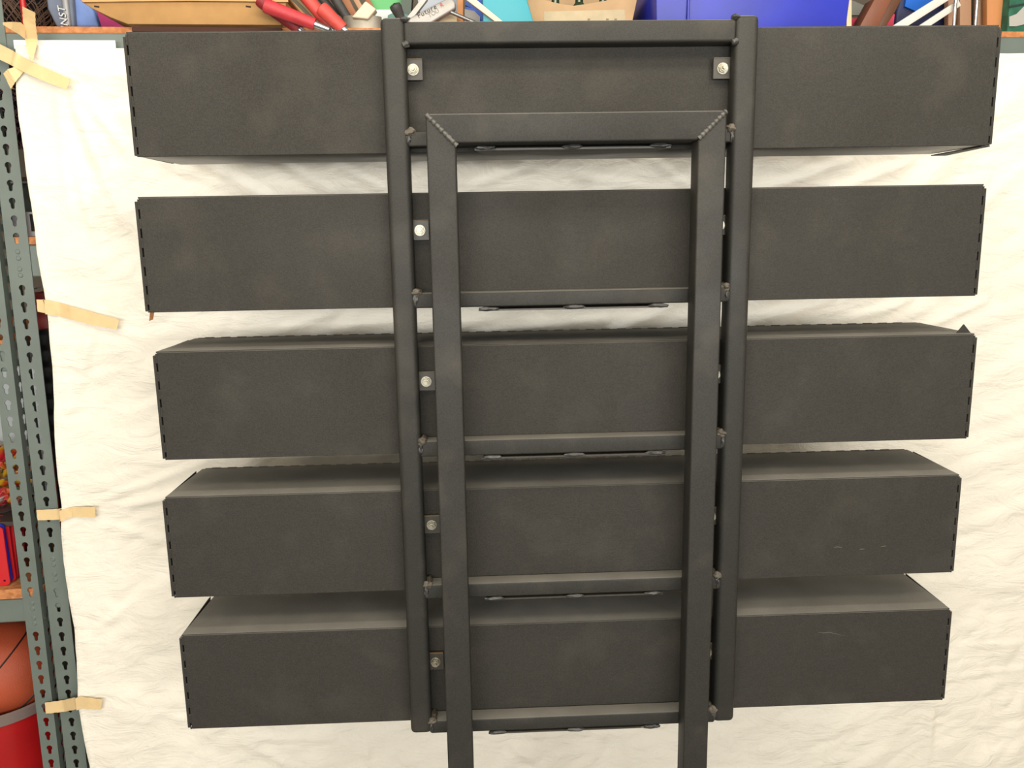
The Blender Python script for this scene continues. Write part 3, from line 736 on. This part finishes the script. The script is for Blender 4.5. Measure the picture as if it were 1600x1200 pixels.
bm = bmesh.new(); slab(bm, [(727, -30), (756, -30), (756, 13), (742, 15), (727, 8)], .60, .68)
slab(bm, [(727, 10), (750, 16), (768, 42), (727, 42)], .55, .59, ZI)
tag(obj('blue_box', bm, mat('strong_blue', (36, 96, 210), .5)), 'strong blue box just right of the pine post', 'box')
bm = bmesh.new(); slab(bm, [(726, 14), (741, 17), (750, 26), (750, 42), (726, 42)], .535, .543, ZI)
tag(obj('grey_folder', bm, mat('mid_grey_plastic', (160, 154, 152), .5)), 'grey flat folder leaning in front of the blue box', 'folder')
bm = bmesh.new(); slab(bm, [(738, -30), (756, -30), (756, 42), (742, 42)], .69, .71, ZI)
tag(obj('black_board', bm, mat('matte_black', (14, 14, 16), .8)), 'black panel between the blue box and the teal box', 'panel')
stick((722, -12), (793, 46), .0150, .432, mat('cream_paint', (236, 222, 200), .6), 'cream painted slat leaning across the teal box', .01, 'painted_lath', 'lath')
bm = bmesh.new(); slab(bm, [(753, -40), (812, -40), (836, 42), (755, 42)], .447, .545, ZI); bmesh.ops.bevel(bm, geom=bm.edges[:], offset=.003, segments=2, profile=.5, affect='EDGES')
tag(obj('teal_box', bm, mat('turquoise_card', (38, 172, 190), .45)), 'turquoise box with a slanted right side on the top shelf', 'box')
# kraft carton with dipped front edge, label and dark green bottles inside
kc = thing('cardboard_carton', 'kraft cardboard carton with a torn dipped front edge and a label', 'box', (X_(915, .5), .60, ZI))
bm = bmesh.new()
slab(bm, [(814, -14), (838, -4), (862, 3), (880, 7), (897, 9), (918, 6), (946, 1), (975, -6), (998, -14), (986, 42), (836, 42)], .556, .560, ZI)
slab(bm, [(814, -14), (818, -14), (840, 42), (836, 42)], .560, .82, ZI); slab(bm, [(994, -14), (998, -14), (986, 42), (982, 42)], .560, .82, ZI)
slab(bm, [(814, -14), (998, -14), (986, 42), (836, 42)], .82, .824, ZI); slab(bm, [(840, 40), (982, 40), (982, 42), (840, 42)], .560, .82, ZI)
obj('body', bm, M_KRAFT, kc, smooth=False)
bm = bmesh.new(); slab(bm, [(850, 18), (976, 15), (977, 35), (850, 38)], .5552, .5560)
lb = obj('paper_label', bm, mat('buff_label', (206, 190, 156), .8, 0, .06, 30), kc)
for px in (920, 949, 962):
    bm = bmesh.new(); slab(bm, [(px - 2, 29), (px + 2, 29), (px + 2, 35), (px - 2, 35)], .5546, .5552); obj('print_mark', bm, mat('faded_print', (150, 132, 104), .8), lb)
M_GL = mat('dark_green_glass', (38, 62, 30), .12, 0, .2, 30, coat=.5)
for i, (px, yy) in enumerate(((868, .61), (905, .60), (942, .61))):
    c = at(px, 30, yy); bm = bmesh.new()
    prof = [(.001, ZI + .006), (.024, ZI + .006), (.027, ZI + .010), (.027, ZI + .075), (.022, ZI + .085), (.010, ZI + .10), (.009, ZI + .14), (.001, ZI + .14)]
    rg = [[bm.verts.new((c.x + r * math.cos(6.2832 * k / 20), yy + r * math.sin(6.2832 * k / 20), z)) for k in range(20)] for r, z in prof]
    for a_, b_ in zip(rg, rg[1:]):
        for k in range(20): bm.faces.new((a_[k], a_[(k + 1) % 20], b_[(k + 1) % 20], b_[k]))
    tag(obj('glass_bottle', bm, M_GL), ('leftmost', 'middle', 'rightmost')[i] + ' dark green glass bottle in the kraft carton', 'bottle', 'green bottles in the kraft carton')
# blue bin with lid
bn = thing('storage_bin', 'large glossy blue plastic storage bin on the top shelf', 'bin', (X_(1165, .6), .62, ZI))
bm = bmesh.new()
x0, x1 = at(1024, 40, .47).x, at(1326, 40, .47).x
hull_box(bm, [(x0 + .004, .475, ZI), (x1 - .004, .475, ZI), (x1 - .004, .90, ZI), (x0 + .004, .90, ZI)], [(x0 - .004, .462, ZI + .16), (x1 + .004, .462, ZI + .16), (x1 + .004, .91, ZI + .16), (x0 - .004, .91, ZI + .16)], .006)
M_BLUE = mat('blue_polypropylene', (42, 56, 192), .42, 0, .18, 6, .25, 12)
obj('body', bm, M_BLUE, bn)
bm = bmesh.new(); box(bm, x0 - .008, x1 + .010, .452, .92, ZI + .158, ZI + .175, .004, 2); obj('lid', bm, M_BLUE, bn)
for px in (1075, 1080):
    bm = bmesh.new(); p = at(px, 30, .466); box(bm, p.x - .003, p.x + .003, .461, .475, ZI + .004, ZI + .15, .002, 2); obj('rib', bm, M_BLUE, bn)
    break
stick((1327, -40), (1327, 44), .0125, .475, mat('pale_pine', (240, 216, 178), .6, 0, .06, 20), 'pale upright slat at the right end of the blue bin', .02, 'pale_lath', 'lath')
# grey clapboards behind
M_CLAP = mat('grey_clapboard', (150, 150, 142), .8, 0, .08, 12)
cb = thing('clapboard_panel', 'grey clapboard panel behind the brown beam', 'panel', (X_(1350, .95), .95, ZI))
for k in range(4):
    bm = bmesh.new(); p0 = at(1315, 40, .93); p1 = at(1420, 40, .93); z = ZI + k * .052
    hull_box(bm, [(p0.x, .93, z), (p1.x, .93, z), (p1.x, .945, z), (p0.x, .945, z)], [(p0.x, .938, z + .055), (p1.x, .938, z + .055), (p1.x, .945, z + .055), (p0.x, .945, z + .055)])
    obj('clapboard', bm, M_CLAP, cb, smooth=False)
bm = bmesh.new(); slab(bm, [(1331, 29), (1398, 22), (1396, 42), (1331, 42)], .56, .60, ZI)
tag(obj('pink_book', bm, mat('hot_pink', (242, 70, 105), .5)), 'hot pink flat block under the leaning brown beam', 'block')
# brown bevelled beam
bmn = thing('wooden_beam', 'dark brown wooden beam leaning right of the blue bin', 'beam', tuple(at(1365, 42, .50)))
bm = bmesh.new(); slab(bm, [(1343, 42), (1368, -4), (1400, -14), (1372, 42)], .475, .53, ZI); bmesh.ops.bevel(bm, geom=bm.edges[:], offset=.0015, segments=2, profile=.5, affect='EDGES')
obj('front_face', bm, mat('brown_stain', (132, 76, 50), .5, 0, .12, 16, stretch=(1, 1, .3)), bmn)
bm = bmesh.new(); slab(bm, [(1370, 42), (1396, -8), (1410, -4), (1398, 20), (1384, 42)], .482, .54, ZI); bmesh.ops.bevel(bm, geom=bm.edges[:], offset=.0015, segments=2, profile=.5, affect='EDGES')
obj('side_face', bm, mat('darker_brown_stain', (100, 60, 32), .5, 0, .12, 16), bmn)
# navy bag with blue patch
nb = thing('navy_bag', 'navy blue bag with a bright blue patch behind two white slats', 'bag', (X_(1440, .62), .64, ZI))
bm = bmesh.new(); slab(bm, [(1398, 42), (1401, 18), (1412, -20), (1500, -20), (1500, 42)], .60, .72, ZI); bmesh.ops.bevel(bm, geom=bm.edges[:], offset=.008, segments=3, profile=.5, affect='EDGES')
obj('body', bm, mat('navy_nylon', (34, 42, 88), .6, 0, .25, 14), nb)
bm = bmesh.new(); slab(bm, [(1414, 10), (1418, -18), (1470, -18), (1462, 6), (1430, 17)], .592, .605); obj('patch', bm, mat('bright_blue', (0, 110, 225), .5), nb)
M_WS = mat('white_paint', (240, 238, 230), .5)
stick((1398, 46), (1496, -16), .0200, .500, M_WS, 'upper white painted slat slanting across the navy bag', .012, 'painted_lath', 'lath')
stick((1430, 50), (1500, 4), .0160, .512, M_WS, 'lower white painted slat slanting across the navy bag', .012, 'painted_lath', 'lath')
# boards and chrome rods at the right
for p0, w_, Y_, rgb, lab in ((1487, .018, .56, (196, 150, 116), 'narrow pale brown board left of the chrome rods'), (1509, .030, .55, (200, 156, 122), 'light wooden board between the chrome rods'), (1531, .016, .56, (176, 140, 112), 'narrow greyish board right of the chrome rods'), (1556, .046, .53, (222, 150, 92), 'wide orange pine board near the right edge')):
    stick((p0, -40), (p0, 46), w_, Y_, mat('board_%d' % p0, rgb, .65, 0, .16, 14, stretch=(1, 1, .12)), lab, .02, 'wooden_board', 'board')
for px, lab in ((1491.5, 'left'), (1525, 'right')):
    bm = bmesh.new(); p = at(px, 30, .50); rod(bm, (p.x, .50, ZI), (p.x, .505, ZI + .3), .0040, .0040, 16)
    r_ = obj('chrome_rod', bm, mat('chrome', (230, 232, 235), .15, .9)); tag(r_, lab + ' of the two upright chrome rods by the pine board', 'rod')
# green and grey box
gb = thing('patterned_box', 'green and pale grey patterned box at the right end of the top shelf', 'box', (X_(1610, .6), .62, ZI))
bm = bmesh.new(); p = at(1576, 30, .50); box(bm, p.x, p.x + .25, .50, .80, ZI, ZI + .22, .002, 1)
obj('body', bm, mat('jungle_green', (52, 128, 100), .7, 0, rgb2=(30, 96, 72), vscale=30), gb)
for pix in ([(1576, 9), (1600, 5), (1640, 4), (1640, 10), (1600, 8), (1577, 12)], [(1577, 26), (1588, 22), (1600, 10), (1640, 14), (1640, 38), (1600, 38), (1588, 41), (1577, 41)]):
    bm = bmesh.new(); slab(bm, pix, .4975, .4985); obj('print_patch', bm, mat('pale_grey_print' if len(pix) > 6 else 'black_print2', (198, 196, 188) if len(pix) > 6 else (30, 50, 44), .7), gb)

# ------------------------------------------------------------------ things behind the gap on the right unit
bm = bmesh.new(); p = at(28, 300, .50); box(bm, p.x - .03, p.x + .30, .50, .85, z2 + .0005, at(35, 287, .50).z, .004, 2)
tag(obj('grey_tote', bm, mat('dark_grey_green_plastic', (66, 74, 68), .5)), 'dark grey tote on the second shelf behind the post', 'bin')
bm = bmesh.new(); p = at(28, 280, .49); zz1 = at(35, 287, .50).z
box(bm, p.x - .03, p.x + .28, .49, .82, zz1, zz1 + .014, .001, 1)
tag(obj('brown_plank', bm, mat('brown_plank_wood', (104, 76, 54), .7, 0, .12, 20)), 'brown plank lying across the dark grey tote', 'plank')
bm = bmesh.new(); rod(bm, (p.x - .02, .484, zz1 + .002), (p.x + .26, .484, zz1 + .002), .003)
tag(obj('silver_rod', bm, MATS['bright_steel']), 'thin silver rod along the brown plank', 'rod')
bm = bmesh.new(); p = at(40, 355, .46); box(bm, p.x - .02, p.x + .12, .445, .49, z2 + .0005, z2 + .055, .002, 2)
sb = tag(obj('small_carton', bm, mat('pale_card', (196, 192, 196), .6)), 'small pale carton with a black print in front of the tote', 'box')
bm = bmesh.new(); p = at(53, 355, .4445); box(bm, p.x - .006, p.x + .03, .4438, .4452, z2 + .012, z2 + .05); obj('print_patch', bm, mat('matte_black', (14, 14, 16), .8), sb)
bm = bmesh.new(); p = at(52, 490, .50); box(bm, p.x - .01, p.x + .03, .50, .70, z3 + .0005, at(55, 458, .50).z, .003, 2)
tag(obj('red_box', bm, mat('deep_red_plastic', (150, 30, 30), .5)), 'deep red box beside the sheet below the second shelf', 'box')
bm = bmesh.new(); p = at(66, 560, .47); zt_ = at(66, 515, .47).z; box(bm, p.x - .002, p.x + .06, .465, .495, z3 + .0005, zt_, .004, 2)
tag(obj('black_case', bm, mat('black_plastic', (22, 22, 22), .35)), 'tall narrow black case between post and sheet', 'case')
bm = bmesh.new(); a = at(50, 452, .455)
chain(bm, [a, at(58, 450, .45), at(70, 448, .45), at(84, 450, .46)], [.0016] * 4, 8)
tag(obj('wire_hook', bm, MATS['bright_steel']), 'thin wire hook under the second shelf beam', 'hook')
bm = bmesh.new(); p = at(108, 1000, .47); box(bm, p.x + .005, p.x + .25, .50, .85, FLOOR, at(110, 925, .5).z, .006, 2)
tag(obj('maroon_crate', bm, mat('maroon_plastic', (96, 26, 28), .5)), 'maroon crate behind the sheet edge at floor level', 'crate')

# ------------------------------------------------------------------ things on the left unit
# stack of plastic plates with round holes
def rrect(w_, h_, r, n=6):
    o = []
    for cx, cz, a0 in ((w_ - r, r, -90), (w_ - r, h_ - r, 0), (r, h_ - r, 90), (r, r, 180)):
        for k in range(n + 1):
            a = math.radians(a0 + 90 * k / n); o.append((cx + r * math.cos(a), cz + r * math.sin(a)))
    return o
M_PR = mat('red_plate_plastic', (225, 40, 48), .35); M_PB = mat('blue_plate_plastic', (40, 52, 190), .35)
PL = [(18.5, .450, M_PR, 'red', 'frontmost, red, with the large round hole', 0.0), (23, .462, M_PB, 'blue', 'second, blue, just behind the front red one', -.02),
      (28.5, .474, M_PR, 'red', 'third, red, standing a little taller', .0), (32.5, .486, M_PR, 'red', 'fourth, red, close behind the third', .03),
      (36, .498, M_PB, 'blue', 'fifth, blue, leaning to the right', .10), (40, .510, M_PB, 'blue', 'sixth, blue, almost hidden', .06), (42, .522, M_PR, 'red', 'rearmost, red, tilted', .12)]
for i, (px, yy, m_, cn, lab, rot) in enumerate(PL):
    c = at(px, 925, yy); w_, h_ = .16, .148 + .004 * (i in (2, 3))
    hole = [(w_ / 2 + .064 * math.cos(6.2832 * k / 28), h_ / 2 + .064 * math.sin(6.2832 * k / 28)) for k in range(28)]
    sm = [[(x0_ + .003 * math.cos(6.2832 * k / 8), y0_ + .003 * math.sin(6.2832 * k / 8)) for k in range(8)] for x0_, y0_ in ((w_ - .012, .012), (w_ - .012, h_ - .012), (.012, .012), (.012, h_ - .012))]
    ax = Vector((math.cos(rot), 0, -math.sin(rot))); az = Vector((math.sin(rot), 0, math.cos(rot)))
    bm = plate_holes(rrect(w_, h_, .010), [hole] + sm, .004, (c.x - w_ * ax.x, yy, z4 + .001 + (w_ * math.sin(rot) if rot > 0 else 0)), ax, az, (0, 1, 0))
    for v in bm.verts: v.co.z = max(v.co.z, z4 + .0005)
    tag(obj('plastic_plate', bm, m_, smooth=False), 'square plastic plate in the upright stack: ' + lab, 'plate', 'plastic plates stacked upright on the left shelf')
def ball(name, c, r, m, label, seams=None, msm=None):
    t = thing(name, label, 'ball', (c[0], c[1], c[2] - r))
    bm = bmesh.new(); bmesh.ops.create_uvsphere(bm, u_segments=48, v_segments=32, radius=r); bmesh.ops.translate(bm, verts=bm.verts[:], vec=c)
    obj('skin', bm, m, t)
    if seams:
        bm = bmesh.new()
        for nrm, off_ in seams:
            nrm = Vector(nrm).normalized(); u = nrm.orthogonal().normalized(); v = nrm.cross(u); rr = math.sqrt(max(0, r * r - off_ * off_))
            pts = [Vector(c) + nrm * off_ + (u * math.cos(6.2832 * k / 64) + v * math.sin(6.2832 * k / 64)) * rr for k in range(65)]
            chain(bm, pts, [.0022] * 65, 6)
        obj('seam', bm, msm, t)
    return t
M_BB = mat('basketball_rubber', (206, 92, 56), .55, 0, .06, 10, .5, 500)
M_SEAM = mat('black_seam', (34, 22, 20), .6)
c = at(12, 1042, .65)
ball('basketball', (c.x, .65, c.z), .129, M_BB, 'orange basketball sitting in the red tub', [((-.68, -.2, .70), .030), ((-.62, -.25, .75), -.078)], M_SEAM)
c2 = at(8, 838, .62)
rb = (at(-12, 745, .55).z - .104 - z4) / 2
ball('ball', (c2.x - .01, .62, z4 + rb + .0005), rb - .001, mat('dull_orange_rubber', (170, 78, 52), .6, 0, .1, 12), 'dull orange ball behind the stack of plates')
# red tub with grey rim under the ball
tub = thing('round_tub', 'round red tub with a grey rim under the basketball', 'tub', (c.x - .03, .65, FLOOR))
zrim = at(30, 1118, .51).z
def lathe(bm, cx, cy, prof, n=56):
    rg = [[bm.verts.new((cx + r * math.cos(6.2832 * k / n), cy + r * math.sin(6.2832 * k / n), z)) for k in range(n)] for r, z in prof]
    for a_, b_ in zip(rg, rg[1:]):
        for k in range(n): bm.faces.new((a_[k], a_[(k + 1) % n], b_[(k + 1) % n], b_[k]))
    bmesh.ops.recalc_face_normals(bm, faces=bm.faces[:])
bm = bmesh.new(); lathe(bm, c.x - .03, .65, [(.001, FLOOR + .002), (.13, FLOOR + .002), (.150, zrim - .03), (.146, zrim - .03), (.126, FLOOR + .006), (.001, FLOOR + .006)])
obj('body', bm, mat('red_tub_plastic', (205, 28, 32), .35, 0, .15, 5), tub)
bm = bmesh.new(); lathe(bm, c.x - .03, .65, [(.147, zrim - .032), (.158, zrim - .030), (.160, zrim - .004), (.154, zrim), (.147, zrim - .004), (.147, zrim - .032)])
obj('rim', bm, mat('grey_rim_plastic', (150, 132, 126), .4), tub)
# clear bag of bright pieces, above the plates
ub = thing('clear_bag', 'clear plastic bag of small bright red, orange and yellow pieces', 'bag', (at(-10, 790, .55).x, .56, at(0, 796, .55).z))
cb_ = at(-12, 745, .55)
bm = bmesh.new()
cols = [mat('piece_red', (225, 40, 50), .4), mat('piece_orange', (240, 110, 40), .4), mat('piece_yellow', (245, 195, 50), .4), mat('piece_pink', (235, 70, 95), .4), mat('piece_green', (60, 120, 60), .5), mat('piece_white', (240, 235, 225), .4)]
for i in range(330):
    u_ = Vector((random.gauss(0, 1), random.gauss(0, 1), random.gauss(0, 1))).normalized() * random.uniform(.75, 1)
    cc = (cb_.x + u_.x * .085, .55 + u_.y * .075, cb_.z + u_.z * .075)
    n0 = len(bm.faces); bmesh.ops.create_icosphere(bm, subdivisions=1, radius=1, matrix=Matrix.Translation(cc) @ Matrix.Rotation(random.uniform(0, 3), 4, u_) @ Matrix.Diagonal((.016, .005, .010, 1)))
    mi = random.choices(range(6), (5, 5, 4, 4, 1, 2))[0]
    bm.faces.ensure_lookup_table()
    for f in bm.faces[n0:]: f.material_index = mi
o = obj('small_pieces', bm, cols, ub); o['kind'] = 'stuff'
bm = bmesh.new(); blob(bm, (cb_.x, .55, cb_.z), (.104, .094, .092), 3, .08, 2)
obj('bag_film', bm, mat('clear_film', (250, 250, 250), .08, 0, 0, 5, .8, 25, trans=1, alpha=.28), ub)
# shelf-like lid that carries it, translucent tub above
bm = bmesh.new(); zc = cb_.z - .092; box(bm, -1.75, rp_x - .05, .47, .91, zc - .012, zc, .002, 1)
lid = tag(obj('dark_tray', bm, mat('dark_tray_plastic', (70, 58, 50), .6)), 'dark flat tray under the bag of bright pieces', 'tray')
bm = bmesh.new(); box(bm, -1.75, -1.60, .47, .75, z4 + .0005, zc - .012, .002, 1)
tag(obj('tray_riser', bm, mat('dark_riser', (60, 52, 46), .7)), 'dark block carrying the tray on the left shelf', 'block')
zt1 = cb_.z + .088
bm = bmesh.new(); p = at(6, 620, .50); box(bm, -1.75, rp_x - .045, .67, .90, zc + .001, zl2 - .04, .01, 3)
tag(obj('white_tub', bm, mat('milky_plastic', (214, 222, 226), .35, 0, .06, 8)), 'milky white tub behind the bag of bright pieces', 'tub')

# small brown scrap under the second box
SK['k'] = 0
bm = bmesh.new(); q = at(237.5, 490, .02)
hull_box(bm, [(q.x - .0032, .020, q.z + .004), (q.x + .0040, .020, q.z + .004), (q.x + .0040, .0215, q.z + .004), (q.x - .0032, .0215, q.z + .004)],
         [(q.x - .0052, .017, q.z - .013), (q.x + .0015, .017, q.z - .0105), (q.x + .0015, .0185, q.z - .0105), (q.x - .0052, .0185, q.z - .013)])
tag(obj('brown_scrap', bm, mat('brown_cardboard', (160, 104, 56), .7)), 'small brown scrap hanging below the left end of the second box', 'scrap')
